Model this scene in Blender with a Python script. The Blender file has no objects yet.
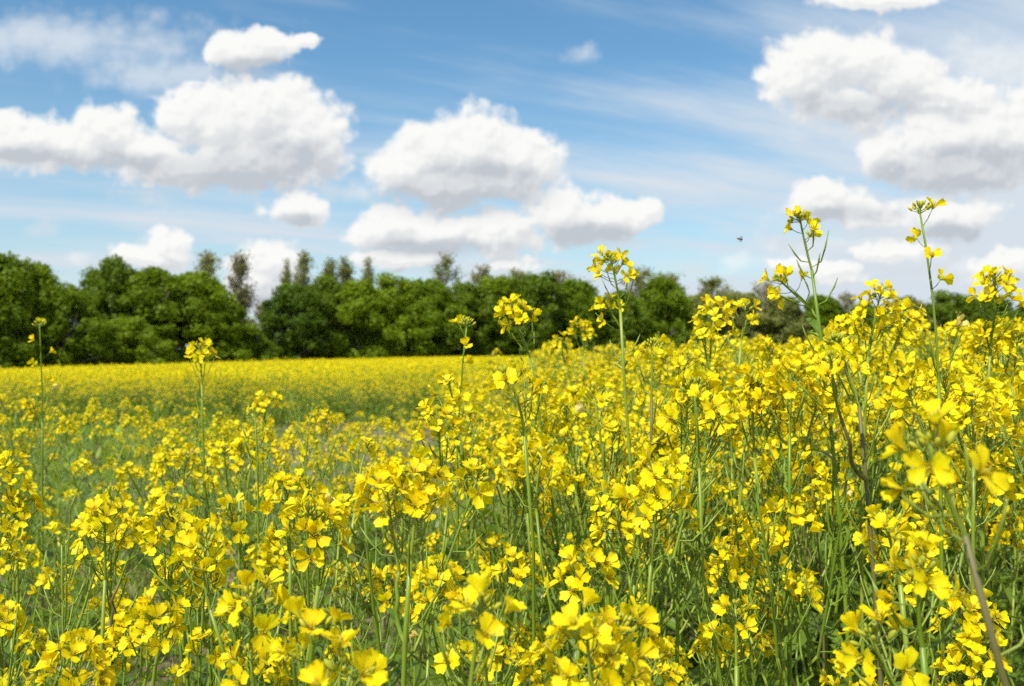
import bpy, math, random
import numpy as np
from mathutils import Matrix, Vector, Euler, noise as mnoise

R = math.radians
rng = random.Random(11)
sc = bpy.context.scene
COL = sc.collection

# ------------------------------------------------------------------ camera
FPX, HZ, CX = 995.6, 355.0, 512.0
CAMZ = 1.25
cam = bpy.data.cameras.new('camera'); camo = bpy.data.objects.new('camera', cam); COL.objects.link(camo)
camo.location = (0, 0, CAMZ)
camo.rotation_euler = (R(90) + math.atan((HZ - 343) / FPX), 0, 0)
cam.lens = 35; cam.sensor_width = 36; cam.clip_start = 0.05; cam.clip_end = 3000
cam.dof.use_dof = True; cam.dof.focus_distance = 1.0; cam.dof.aperture_fstop = 10.5
sc.camera = camo

def P3(px, py, d):
    """a point of the place, from its bearing and its distance"""
    return Vector(((px - CX) / FPX * d, d, CAMZ + (HZ - py) / FPX * d))

def terrain(x, y):
    t = max(0.0, -x - 4.0)
    return -0.030 * t * t / (t + 6.0)

def lerp(a, b, t): return a + (b - a) * t
def interp(x, xs, ys): return float(np.interp(x, xs, ys))

# ------------------------------------------------------------------ materials
def mat(name):
    m = bpy.data.materials.new(name); m.use_nodes = True
    nt = m.node_tree; nt.nodes.clear()
    return m, nt, nt.nodes, nt.links

def plant_mat(name, c1, c2, trans=0.35, rough=0.45, spec=0.25, islands=True, tcol=None, detail=None, obj_var=0.0, bump=0.0):
    """diffuse + translucent plant tissue whose own colour varies from piece to piece"""
    m, nt, N, L = mat(name)
    out = N.new('ShaderNodeOutputMaterial')
    geo = N.new('ShaderNodeNewGeometry'); oi = N.new('ShaderNodeObjectInfo')
    add = N.new('ShaderNodeMath'); add.operation = 'ADD'
    mul = N.new('ShaderNodeMath'); mul.operation = 'MULTIPLY'; mul.inputs[1].default_value = 0.5 if islands else 0.0
    mu2 = N.new('ShaderNodeMath'); mu2.operation = 'MULTIPLY'; mu2.inputs[1].default_value = 0.5 + obj_var
    L.new(geo.outputs['Random Per Island'], mul.inputs[0]); L.new(oi.outputs['Random'], mu2.inputs[0])
    L.new(mul.outputs[0], add.inputs[0]); L.new(mu2.outputs[0], add.inputs[1])
    fac = add.outputs[0]
    if detail:
        tc = N.new('ShaderNodeTexCoord'); nz = N.new('ShaderNodeTexNoise'); nz.inputs['Scale'].default_value = detail; nz.inputs['Detail'].default_value = 2
        L.new(tc.outputs['Object'], nz.inputs['Vector'])
        a2 = N.new('ShaderNodeMath'); a2.operation = 'MULTIPLY_ADD'; a2.inputs[1].default_value = 1.2; a2.inputs[2].default_value = -0.6
        L.new(nz.outputs['Fac'], a2.inputs[0])
        a3 = N.new('ShaderNodeMath'); a3.operation = 'ADD'; L.new(a2.outputs[0], a3.inputs[0]); L.new(fac, a3.inputs[1]); fac = a3.outputs[0]
    mix = N.new('ShaderNodeMix'); mix.data_type = 'RGBA'
    mix.inputs['A'].default_value = (*c1, 1); mix.inputs['B'].default_value = (*c2, 1)
    L.new(fac, mix.inputs['Factor'])
    dif = N.new('ShaderNodeBsdfDiffuse'); L.new(mix.outputs['Result'], dif.inputs['Color'])
    tr = N.new('ShaderNodeBsdfTranslucent')
    if tcol:
        tr.inputs['Color'].default_value = (*tcol, 1)
    else:
        L.new(mix.outputs['Result'], tr.inputs['Color'])
    ms = N.new('ShaderNodeMixShader'); ms.inputs[0].default_value = trans
    L.new(dif.outputs[0], ms.inputs[1]); L.new(tr.outputs[0], ms.inputs[2])
    gl = N.new('ShaderNodeBsdfGlossy'); gl.inputs['Roughness'].default_value = rough
    fr = N.new('ShaderNodeLayerWeight'); fp = N.new('ShaderNodeMath'); fp.operation = 'POWER'; fp.inputs[1].default_value = 4
    L.new(fr.outputs['Facing'], fp.inputs[0])
    fm = N.new('ShaderNodeMath'); fm.operation = 'MULTIPLY_ADD'; fm.inputs[1].default_value = spec * .8; fm.inputs[2].default_value = spec * .10
    L.new(fp.outputs[0], fm.inputs[0])
    m2 = N.new('ShaderNodeMixShader'); L.new(fm.outputs[0], m2.inputs[0]); L.new(ms.outputs[0], m2.inputs[1]); L.new(gl.outputs[0], m2.inputs[2])
    L.new(m2.outputs[0], out.inputs['Surface'])
    return m

M_PETAL = plant_mat('petal_yellow', (0.96, 0.70, 0.002), (0.96, 0.86, 0.005), 0.46, 0.55, 0.12, detail=190)
M_STAMEN = plant_mat('stamen_ochre', (0.62, 0.36, 0.01), (0.60, 0.48, 0.03), 0.2, 0.6, 0.1)
M_BUD = plant_mat('bud_green', (0.34, 0.40, 0.03), (0.62, 0.56, 0.03), 0.25, 0.5, 0.2)
M_STEM = plant_mat('stem_green', (0.15, 0.24, 0.015), (0.36, 0.40, 0.055), 0.08, 0.38, 0.35, islands=False, detail=9)
M_WOODY = plant_mat('stem_brown', (0.15, 0.10, 0.045), (0.14, 0.15, 0.04), 0.05, 0.5, 0.3, detail=14)
M_LEAF = plant_mat('leaf_green', (0.060, 0.13, 0.012), (0.165, 0.25, 0.020), 0.36, 0.38, 0.35, tcol=(0.30, 0.42, 0.015), detail=30)
M_GRASS = plant_mat('grass_green', (0.11, 0.20, 0.010), (0.30, 0.39, 0.028), 0.38, 0.45, 0.25, tcol=(0.36, 0.46, 0.015))
M_STRAW = plant_mat('dry_blade', (0.34, 0.27, 0.13), (0.46, 0.40, 0.2), 0.2, 0.6, 0.1)
M_PALE = plant_mat('petal_faded', (0.82, 0.62, 0.10), (0.84, 0.72, 0.28), 0.35, 0.6, 0.1)
PM = [M_STEM, M_PETAL, M_STAMEN, M_BUD, M_LEAF, M_WOODY, M_GRASS, M_STRAW, M_PALE]
STEM, PETAL, STAMEN, BUD, LEAF, WOODY, GRASS, STRAW, PALE = range(9)

def soil_mat():
    m, nt, N, L = mat('soil')
    out = N.new('ShaderNodeOutputMaterial'); b = N.new('ShaderNodeBsdfPrincipled'); b.inputs['Roughness'].default_value = 0.95
    tc = N.new('ShaderNodeTexCoord')
    n1 = N.new('ShaderNodeTexNoise'); n1.inputs['Scale'].default_value = 0.35; n1.inputs['Detail'].default_value = 6
    n2 = N.new('ShaderNodeTexNoise'); n2.inputs['Scale'].default_value = 14; n2.inputs['Detail'].default_value = 8; n2.inputs['Roughness'].default_value = 0.7
    for n in (n1, n2): L.new(tc.outputs['Object'], n.inputs['Vector'])
    r1 = N.new('ShaderNodeValToRGB'); e = r1.color_ramp.elements
    e[0].position = 0.3; e[0].color = (0.15, 0.10, 0.065, 1); e[1].position = 0.75; e[1].color = (0.34, 0.25, 0.17, 1)
    L.new(n2.outputs['Fac'], r1.inputs[0])
    r2 = N.new('ShaderNodeValToRGB'); e = r2.color_ramp.elements
    e[0].position = 0.50; e[0].color = (0, 0, 0, 1); e[1].position = 0.60; e[1].color = (1, 1, 1, 1)
    L.new(n1.outputs['Fac'], r2.inputs[0])
    mx = N.new('ShaderNodeMix'); mx.data_type = 'RGBA'; mx.inputs['B'].default_value = (0.10, 0.15, 0.035, 1)
    L.new(r2.outputs[0], mx.inputs['Factor']); L.new(r1.outputs[0], mx.inputs['A'])
    L.new(mx.outputs['Result'], b.inputs['Base Color'])
    bp = N.new('ShaderNodeBump'); bp.inputs['Strength'].default_value = 0.8; bp.inputs['Distance'].default_value = 0.03
    L.new(n2.outputs['Fac'], bp.inputs['Height']); L.new(bp.outputs[0], b.inputs['Normal'])
    L.new(b.outputs[0], out.inputs['Surface'])
    return m

# ------------------------------------------------------------------ mesh building
class MB:
    """collects vertices, faces and material indices; build() links them as ONE mesh object"""
    def __init__(s): s.v = []; s.n = 0; s.f = []; s.m = []
    def add(s, V, F, mi, M=None):
        V = np.asarray(V, float).reshape(-1, 3)
        if M is not None:
            A = np.array(M); V = V @ A[:3, :3].T + A[:3, 3]
        s.v.append(V); o = s.n; s.n += len(V)
        s.f.extend([tuple(i + o for i in q) for q in F])
        s.m.extend([mi] * len(F) if isinstance(mi, int) else mi)
    def merge(s, o, M=None):
        if o.n: s.add(o.verts(), o.f, o.m, M)
    def verts(s): return np.concatenate(s.v) if s.v else np.zeros((0, 3))
    def mesh(s, name, mats=None, smooth=True):
        me = bpy.data.meshes.new(name)
        mats = mats or PM
        used = sorted(set(s.m)); remap = {a: i for i, a in enumerate(used)}
        me.from_pydata(s.verts().tolist(), [], s.f)
        for a in used: me.materials.append(mats[a])
        me.polygons.foreach_set('material_index', [remap[a] for a in s.m])
        me.polygons.foreach_set('use_smooth', [smooth] * len(s.f))
        me.update()
        return me

def tube(mb, pts, rad, mi, sides=5):
    pts = [Vector(p) for p in pts]; n = len(pts); V = []; F = []
    if not hasattr(rad, '__len__'): rad = [rad] * n
    for i, p in enumerate(pts):
        t = (pts[min(i + 1, n - 1)] - pts[max(i - 1, 0)])
        if t.length < 1e-9: t = Vector((0, 0, 1))
        t.normalize()
        ref = Vector((0.13, 0.97, 0.2)) if abs(t.y) < 0.9 else Vector((1, 0, 0))
        a = t.cross(ref).normalized(); b = t.cross(a)
        for k in range(sides):
            an = 2 * math.pi * k / sides
            V.append(p + (a * math.cos(an) + b * math.sin(an)) * rad[i])
    for i in range(n - 1):
        for k in range(sides):
            k2 = (k + 1) % sides
            F.append((i * sides + k, i * sides + k2, (i + 1) * sides + k2, (i + 1) * sides + k))
    F.append(tuple(range((n - 1) * sides, n * sides)))
    mb.add([tuple(v) for v in V], F, mi)

def bez(a, b, c, d, n):
    o = []
    for i in range(n + 1):
        t = i / n; s = 1 - t
        o.append(a * s ** 3 + b * 3 * s * s * t + c * 3 * s * t * t + d * t ** 3)
    return o

def frame(pos, direction, roll=0.0, scale=1.0):
    z = Vector(direction).normalized()
    q = z.to_track_quat('Z', 'Y')
    return Matrix.Translation(Vector(pos)) @ q.to_matrix().to_4x4() @ Matrix.Rotation(roll, 4, 'Z') @ Matrix.Scale(scale, 4)

def ellipsoid(mb, M, rx, rz, mi, seg=5, rings=3):
    V = [(0, 0, -rz)]; F = []
    for j in range(1, rings + 1):
        a = math.pi * j / (rings + 1)
        for k in range(seg):
            b = 2 * math.pi * k / seg
            V.append((rx * math.sin(a) * math.cos(b), rx * math.sin(a) * math.sin(b), -rz * math.cos(a)))
    V.append((0, 0, rz)); top = len(V) - 1
    for k in range(seg):
        F.append((0, 1 + (k + 1) % seg, 1 + k))
        F.append((top, top - seg + k, top - seg + (k + 1) % seg))
        for j in range(rings - 1):
            a = 1 + j * seg
            F.append((a + k, a + (k + 1) % seg, a + seg + (k + 1) % seg, a + seg + k))
    mb.add(V, F, mi, M)

# ---- flowers: four clawed petals in a cross, six stamens, four sepals
def petal(mb, rot, openn, r, L=0.0128, W=0.0046, rows=5, cols=4, mi=PETAL, base_z=0.0045):
    prof = [0.10, 0.30, 0.72, 1.0, 0.93, 0.50]
    V = []; F = []
    curl = r.uniform(-0.35, 0.5); twist = r.uniform(-0.25, 0.25); cup = r.uniform(0.05, 0.45); wr = r.uniform(0, 6.28)
    ln = L * r.uniform(0.88, 1.1); wd = W * r.uniform(0.88, 1.12)
    ang = R(lerp(78, 12, openn)) + r.uniform(-0.14, 0.14)      # elevation of the petal above the flower's plane
    rad, z = 0.0008, base_z * 0.3
    step = ln / rows
    for i in range(rows + 1):
        t = i / rows
        a = lerp(R(82), ang, min(1, t * 2.2)) - curl * max(0, t - 0.45) * 1.4
        if i:
            rad += step * math.cos(a); z += step * math.sin(a)
        w = wd * float(np.interp(t, [0, .2, .45, .7, .88, 1], prof))
        for j in range(cols + 1):
            s = (j / cols - 0.5) * 2
            zz = z + cup * abs(s) ** 1.6 * w + 0.0006 * math.sin(s * 5 + wr + t * 4) * t
            rr = rad - (0.0018 * s * s * t if i == rows else 0) + 0.0003 * math.sin(9 * s + wr) * t
            y = w * s; zz += twist * y * t
            V.append((rr, y, zz))
    for i in range(rows):
        for j in range(cols):
            a = i * (cols + 1) + j
            F.append((a, a + 1, a + cols + 2, a + cols + 1))
    mb.add(V, F, mi, Matrix.Rotation(rot, 4, 'Z'))

def flower_mb(openn, seed, lod=0, mi=PETAL):
    r = random.Random(seed); mb = MB()
    rows, cols = ((5, 4), (3, 2), (2, 1))[lod]
    # rapeseed petals stand in two opposed pairs
    for k in range(4):
        rot = k * math.pi / 2 + r.uniform(-0.18, 0.18) + (0.22 if k % 2 else -0.22)
        op = min(1, max(0, openn + r.uniform(-0.12, 0.12)))
        petal(mb, rot, op, r, rows=rows, cols=cols, mi=mi)
    if lod == 0:
        for k in range(6):
            a = k * math.pi / 3; h = 0.0075 if k % 3 else 0.0058
            tube(mb, [(0.0008 * math.cos(a), 0.0008 * math.sin(a), 0.001), (0.0016 * math.cos(a), 0.0016 * math.sin(a), h * 0.8), (0.0021 * math.cos(a), 0.0021 * math.sin(a), h)], [0.0002, 0.00025, 0.0006], STAMEN, 3)
        tube(mb, [(0, 0, 0), (0, 0, 0.0075)], [0.0007, 0.0006], BUD, 4)
        for k in range(4):
            a = k * math.pi / 2 + 0.6; c, s_ = math.cos(a), math.sin(a)
            mb.add([(0.0007 * c - 0.0009 * s_, 0.0007 * s_ + 0.0009 * c, 0), (0.0007 * c + 0.0009 * s_, 0.0007 * s_ - 0.0009 * c, 0), (0.0038 * c + 0.0004 * s_, 0.0038 * s_ - 0.0004 * c, 0.005), (0.0038 * c - 0.0004 * s_, 0.0038 * s_ + 0.0004 * c, 0.005)], [(0, 1, 2, 3)], BUD)
    return mb

OPEN = [0.95, 0.85, 0.7, 0.9, 0.55, 0.35, 0.78, 1.0]
FL = [[flower_mb(o, 100 + i, lod) for i, o in enumerate(OPEN)] for lod in (0, 1, 2)]
FL_ME = [f.mesh('flower') for f in FL[0]]
for lod in (0, 1, 2): FL[lod].append(flower_mb(0.3, 77, lod, PALE))
FL_ME.append(FL[0][8].mesh('flower'))

STY = dict(   # axis length, buds, flowers, span that carries flowers, pedicel length, pods
    dome=(0.070, 18, 13, 0.027, 0.0215, 5),
    full=(0.085, 16, 17, 0.040, 0.0225, 6),
    bud=(0.070, 26, 5, 0.030, 0.015, 4),
    spaced=(0.200, 18, 6, 0.150, 0.021, 6),
    fading=(0.150, 7, 6, 0.030, 0.016, 11),
    pods=(0.170, 3, 0, 0.010, 0.014, 17),
    small=(0.055, 10, 6, 0.024, 0.018, 4),
)
def raceme(style, seed, lod=0):
    """a flower head: green axis with pedicels and pods, a bud cluster and the seats of its flowers; its foot is at the origin"""
    r = random.Random(seed); L, nb, nf, span, ped, npod = STY[style]
    g = MB(); b = MB(); fl = []
    bx, by = r.uniform(-.012, .012), r.uniform(-.012, .012)
    ax = lambda t: Vector((bx * (t / L) ** 2, by * (t / L) ** 2, t))
    tube(g, [ax(L * i / 4) for i in range(5)], [0.0016, 0.0015, 0.0014, 0.0013, 0.0011], STEM, 5 if lod == 0 else 3)
    ga = r.uniform(0, 6.28)
    for i in range(nb):
        t = (i + 0.5) / nb; a = i * 2.4 + r.uniform(-.3, .3); th = R(lerp(5, 78, t ** 0.8))
        ln = lerp(0.004, 0.010, t) * r.uniform(.8, 1.2)
        d = Vector((math.sin(th) * math.cos(a), math.sin(th) * math.sin(a), math.cos(th)))
        p0 = ax(L - 0.008 * t); p1 = p0 + d * ln
        if lod == 0: tube(b, [p0, p1], 0.0005, STEM, 3)
        sz = lerp(0.0024, 0.0044, t) * r.uniform(.85, 1.15)
        dd = (d + Vector((0, 0, .5))).normalized()
        ellipsoid(b, frame(p1 + dd * sz * 0.8, dd), sz * 0.47, sz, BUD, 5 if lod == 0 else 3, 3 if lod == 0 else 1)
    for i in range(nf):
        t = (i + 0.5) / nf
        z = L - 0.009 - t * span + r.uniform(-.002, .002)
        a = ga + i * 2.39996 + r.uniform(-.35, .35)
        th = R(lerp(34, 78, t ** 0.7) + r.uniform(-9, 9))
        pl = ped * lerp(0.75, 1.12, t) * r.uniform(.85, 1.2)
        d = Vector((math.sin(th) * math.cos(a), math.sin(th) * math.sin(a), math.cos(th)))
        p0 = ax(z); p1 = p0 + d * pl + Vector((0, 0, 0.15 * pl))
        tube(g, [p0, p0 + d * pl * .55, p1], 0.00055, STEM, 3)
        face = (d + Vector((0, 0, r.uniform(0.0, .5))) + Vector((r.gauss(0, .22), r.gauss(0, .22), r.gauss(0, .15)))).normalized()
        v = r.choice([0, 1, 2, 3, 3, 6, 7, 4]) if r.random() < .82 else r.choice([4, 5])
        if style in ('fading', 'spaced') and i >= nf - 2 and r.random() < .4: v = 8
        fl.append((v, frame(p1, face, r.uniform(0, 6.28), r.uniform(.92, 1.20))))
    for i in range(npod):
        t = (i + 0.5) / npod
        z = max(0.0, (L - 0.012 - span)) * (1 - t)
        a = ga + i * 2.4 + 1; th = R(r.uniform(48, 75))
        d = Vector((math.sin(th) * math.cos(a), math.sin(th) * math.sin(a), math.cos(th)))
        up = (d + Vector((0, 0, 1.3))).normalized(); p0 = ax(z); p1 = p0 + d * 0.014
        ln = lerp(0.014, 0.042, t) * r.uniform(.7, 1.2)
        tube(g, [p0, p1, p1 + up * ln * .5, p1 + up * ln + Vector((0, 0, .004))], [0.0005, 0.0008, 0.0011, 0.0004], STEM, 4 if lod == 0 else 3)
    return g, b, fl, L

class Head: pass
def make_head(style, seed, lod):
    h = Head(); h.style = style
    h.g, h.b, h.fl, h.L = raceme(style, seed, lod)
    h.all = MB(); h.all.merge(h.g); h.all.merge(h.b)
    for v, M in h.fl: h.all.merge(FL[lod][v], M)
    return h
HSTY = ['dome'] * 4 + ['full'] * 3 + ['bud'] * 2 + ['spaced'] + ['fading'] * 3 + ['small'] * 3 + ['pods'] * 3
HEADS = [make_head(s, 300 + i, 0) for i, s in enumerate(HSTY)]
for h in HEADS:
    h.me_all = h.all.mesh('flower_head'); h.me_g = h.g.mesh('flower_head'); h.me_b = h.b.mesh('bud_cluster')
HEADS1 = [make_head(s, 300 + i, 1) for i, s in enumerate(HSTY)]
HEADS2 = [make_head(s, 300 + i, 2) for i, s in enumerate(HSTY)]
def pick_head(r, style=None):
    if style is None: style = r.choices(['dome', 'full', 'bud', 'fading', 'small', 'spaced'], [5, 5, 1.4, 3, 5, .6])[0]
    return r.choice([i for i, s in enumerate(HSTY) if s == style])

# ---- leaves
def leaf_mb(L, W, seed, droop=1.0, rows=8, cols=4, wavy=0.1):
    r = random.Random(seed); V = []; F = []; x = z = 0.0; a0 = R(r.uniform(30, 60)); ph = r.uniform(0, 6)
    for i in range(rows + 1):
        t = i / rows; a = a0 - droop * t * R(r.uniform(70, 85))
        if i: x += L / rows * math.cos(a); z += L / rows * math.sin(a)
        w = W * float(np.interp(t, [0, .08, .25, .5, .8, 1], [.28, .35, .72, 1, .62, .04]))
        w *= 1 + wavy * math.sin(t * 17 + ph)
        for j in range(cols + 1):
            s = (j / cols - .5) * 2
            V.append((x, w * s / 2 + .02 * L * math.sin(t * 3 + ph), z + abs(s) * w * .18 + wavy * W * .28 * math.sin(t * 14 + s * 2 + ph) * abs(s)))
    for i in range(rows):
        for j in range(cols):
            a = i * (cols + 1) + j; F.append((a, a + 1, a + cols + 2, a + cols + 1))
    mb = MB(); mb.add(V, F, LEAF)
    tube(mb, [V[i * (cols + 1) + cols // 2] for i in range(rows + 1)], [L * .010 * (1 - .8 * i / rows) for i in range(rows + 1)], STEM, 3)
    return mb
UP_LEAF = [leaf_mb(random.Random(i).uniform(.05, .09), random.Random(i).uniform(.012, .02), 500 + i, .8, 6, 2) for i in range(5)]
LOW_LEAF = [leaf_mb(random.Random(i).uniform(.14, .22), random.Random(i).uniform(.045, .075), 520 + i, 1.1, wavy=.16) for i in range(6)]
LEAVES = UP_LEAF + LOW_LEAF
LEAF_ME = [l.mesh('leaf') for l in LEAVES]

# ---- whole plants
class Plant:
    def __init__(s): s.stem = MB(); s.leaves = []; s.heads = []; s.H = 1.0

def branch_to(pl, p, tip, hd, hidx, r, r0, mi, first_dir):
    """a stem curving from p to tip with flower head hidx on its end"""
    n = 6; d = (tip - p).length
    pts = bez(p, p + first_dir * d * .35, tip - hd * d * .35, tip, n)
    for i in range(1, n): pts[i] += Vector((r.gauss(0, .004), r.gauss(0, .004), 0))
    tube(pl.stem, pts, [lerp(r0, 0.0016, i / n) for i in range(n + 1)], mi, 5)
    pl.heads.append((hidx, frame(tip, hd, r.uniform(0, 6.28), r.uniform(.9, 1.1))))
    return pts

def add_leaf(pl, p, az, low, r, sc_=1.0):
    i = r.randrange(5) if not low else 5 + r.randrange(6)
    M = Matrix.Translation(p) @ Matrix.Rotation(az, 4, 'Z') @ Matrix.Rotation(r.uniform(-.3, .2), 4, 'Y') @ Matrix.Rotation(r.uniform(-.3, .3), 4, 'X') @ Matrix.Scale(sc_ * r.uniform(.75, 1.2), 4)
    pl.leaves.append((i, M))

def gen_plant(seed, H=1.1, nb=5, woody=False):
    r = random.Random(seed); pl = Plant(); pl.H = H
    lean = Vector((r.gauss(0, .06), r.gauss(0, .06), 0))
    hi = pick_head(r); top = Vector((lean.x * H, lean.y * H, H - HEADS[hi].L - .01))
    mi = WOODY if woody else STEM; r0 = r.uniform(.0027, .0040)
    c1 = Vector((r.gauss(0, .06), r.gauss(0, .06), H * .35)); c2 = Vector((top.x * .8 + r.gauss(0, .06), top.y * .8 + r.gauss(0, .06), H * .66))
    n = 12; pts = bez(Vector((0, 0, -.03)), c1, c2, top, n)
    tube(pl.stem, pts, [lerp(r0, .0019, (i / n) ** 1.2) for i in range(n + 1)], mi, 6)
    hd = (pts[-1] - pts[-2]).normalized() + Vector((r.gauss(0, .12), r.gauss(0, .12), .3)); hd.normalize()
    pl.heads.append((hi, frame(top, hd, r.uniform(0, 6), r.uniform(.9, 1.1))))
    az = r.uniform(0, 6.28)
    def at(t):
        f = t * n; i = min(n - 1, int(f)); return pts[i].lerp(pts[i + 1], f - i)
    for k in range(nb):
        t = lerp(.42, .86, (k + r.uniform(.1, .9)) / nb); p = at(t); az += 2.4 + r.uniform(-.4, .4)
        out = Vector((math.cos(az), math.sin(az), 0)); hid = pick_head(r) if r.random() < .8 else pick_head(r, 'pods')
        rise = min(H * r.uniform(.84, 1.0) - HEADS[hid].L, H) - p.z
        rise = max(.09, rise); reach = r.uniform(.05, .10) + rise * r.uniform(.15, .38)
        tip = p + out * reach + Vector((0, 0, rise))
        fd = (out * 1.0 + Vector((0, 0, .9))).normalized(); hd = (Vector((0, 0, 1)) + out * r.uniform(0, .45)).normalized()
        bp = branch_to(pl, p, tip, hd, hid, r, r0 * .6, mi, fd)
        add_leaf(pl, p, az + r.uniform(-.2, .2), t < .55, r, .9)
        if r.random() < .45:      # a side shoot of the branch
            q = bp[3]; a2 = az + r.choice([-1, 1]) * r.uniform(.7, 1.3); o2 = Vector((math.cos(a2), math.sin(a2), 0)); h2 = pick_head(r, r.choice(['small', 'pods', 'small', 'fading', 'pods']))
            rs = max(.05, (tip.z - q.z) * r.uniform(.5, .95)); branch_to(pl, q, q + o2 * r.uniform(.04, .09) + Vector((0, 0, rs)), (Vector((0, 0, 1)) + o2 * .3).normalized(), h2, r, r0 * .4, mi, (o2 + Vector((0, 0, .7))).normalized())
    for k in range(r.randint(3, 5)):
        t = r.uniform(.08, .45); az += 2.2; add_leaf(pl, at(t), az, True, r, 1.15)
    return pl

def lod_mesh(pl, heads, with_leaves=True):
    mb = MB(); mb.merge(pl.stem)
    for i, M in pl.heads: mb.merge(heads[i].all, M)
    if with_leaves:
        for i, M in pl.leaves: mb.merge(LEAVES[i], M)
    return mb

def local(o, M, parent):
    o.parent = parent; o.matrix_parent_inverse = Matrix.Identity(4); o.matrix_basis = M

def link_plant(pl, stem_me, M, label, group, fine):
    root = bpy.data.objects.new('rapeseed_plant', None); COL.objects.link(root)
    root.empty_display_size = .05; root.matrix_basis = M
    root['label'] = label; root['category'] = 'rapeseed plant'
    if group: root['group'] = group
    o = bpy.data.objects.new('stem', stem_me); COL.objects.link(o); local(o, Matrix.Identity(4), root)
    for i, Ml in pl.leaves:
        o = bpy.data.objects.new('leaf', LEAF_ME[i]); COL.objects.link(o); local(o, Ml, root)
    for i, Mh in pl.heads:
        h = HEADS[i]
        if fine:
            o = bpy.data.objects.new('flower_head', h.me_g); COL.objects.link(o); local(o, Mh, root)
            c = bpy.data.objects.new('bud_cluster', h.me_b); COL.objects.link(c); local(c, Matrix.Identity(4), o)
            for v, Mf in h.fl:
                c = bpy.data.objects.new('flower', FL_ME[v]); COL.objects.link(c); local(c, Mf, o)
        else:
            o = bpy.data.objects.new('flower_head', h.me_all); COL.objects.link(o); local(o, Mh, root)
    return root

GROUP = 'rapeseed plants in bloom'
placed = []      # (x, y, px, anchor phrase) of the plants described one by one

def hero(heads, d, base_dx, label, anchor, woody=False, bend=0.0, base_dy=0.0, r0=None, nleaf=4, fine=True, seed=0, low=.5):
    """a plant of its own form: heads = [(px, py of the head's crown, style, tilt)], the first on the main stem"""
    r = random.Random(900 + seed); pl = Plant(); mi = WOODY if woody else STEM
    main = None
    px0, py0 = heads[0][:2]
    T = P3(px0, py0, d); bx, by = T.x + base_dx, T.y + base_dy
    base = Vector((bx, by, terrain(bx, by)))
    pts = None; n = 16
    for k, (px, py, style, tilt) in enumerate(heads):
        hi = pick_head(r, style); h = HEADS[hi]
        crown = P3(px, py, d + (0 if k == 0 else r.uniform(-.05, .05))) - base
        hd = Vector((tilt, r.uniform(-.12, .05), 1)).normalized()
        foot = crown - hd * (h.L + .006)
        if k == 0:
            c1 = Vector((bend, 0, foot.z * .4)); c2 = Vector((foot.x, foot.y, foot.z)) - Vector((hd.x * .5 - bend * .3, hd.y * .5, .9)).normalized() * foot.length * .33
            pts = bez(Vector((0, 0, -.03)), c1, c2, foot, n)
            rr = r0 or r.uniform(.0032, .0042)
            tube(pl.stem, pts, [lerp(rr, .0020, (i / n)) for i in range(n + 1)], mi, 7)
            pl.heads.append((hi, frame(foot, hd, r.uniform(0, 6), 1.0)))
        else:
            # leaves the main stem below the head it carries
            cand = [p for p in pts if p.z < foot.z - .05]
            p = cand[-1] if cand else pts[4]
            want = foot.z - (.06 + .9 * abs(foot.x - p.x))
            p = min(pts, key=lambda q: abs(q.z - want))
            o = Vector((foot.x - p.x, foot.y - p.y, 0)); o = o.normalized() if o.length > 1e-4 else Vector((1, 0, 0))
            branch_to(pl, p, foot, hd, hi, r, .0024, mi, (o + Vector((0, 0, .6))).normalized())
            if r.random() < .7: add_leaf(pl, p, math.atan2(o.y, o.x), False, r, .55)
    for k in range(nleaf):
        add_leaf(pl, pts[int(r.uniform(.12, .55) * n)], r.uniform(0, 6.28), True, r)
    for k in range(2):
        add_leaf(pl, pts[int(r.uniform(.6, .85) * n)], r.uniform(0, 6.28), False, r)
    pr = random.Random(seed)
    for k in range(9):      # young pods standing off the upper stem
        q = pts[-2 - int(k * .45)].lerp(pts[-1 - int(k * .45)], pr.random()); a = k * 2.4; o = Vector((math.cos(a), math.sin(a), 0))
        e = q + o * .012 + Vector((0, 0, .006)); ln = pr.uniform(.02, .045)
        if pr.random() < .75: tube(pl.stem, [q, e, e + o * ln * .35 + Vector((0, 0, ln * .6)), e + o * ln * .5 + Vector((0, 0, ln))], [.0006, .0009, .0011, .0004], STEM, 4)
    for k in range(int(low * 6)):   # lower side shoots
        q = pts[int(r.uniform(.45, .75) * n)]; a = r.uniform(0, 6.28); o = Vector((math.cos(a), math.sin(a), 0))
        tip = q + o * r.uniform(.05, .14) + Vector((0, 0, r.uniform(.08, .2)))
        if tip.z + .08 < P3(px0, max(py0 + 60, 420), d).z - base.z:
            branch_to(pl, q, tip, (o * .3 + Vector((0, 0, 1))).normalized(), pick_head(r, r.choice(['small', 'dome', 'fading', 'full'])), r, .0022, mi, (o + Vector((0, 0, .6))).normalized())
    pl.H = pl.heads and (P3(px0, py0, d).z - base.z)
    link_plant(pl, pl.stem.mesh('stem'), Matrix.Translation(base), label, GROUP, fine)
    placed.append((bx, by, px0, py0, d, anchor, label))

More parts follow.
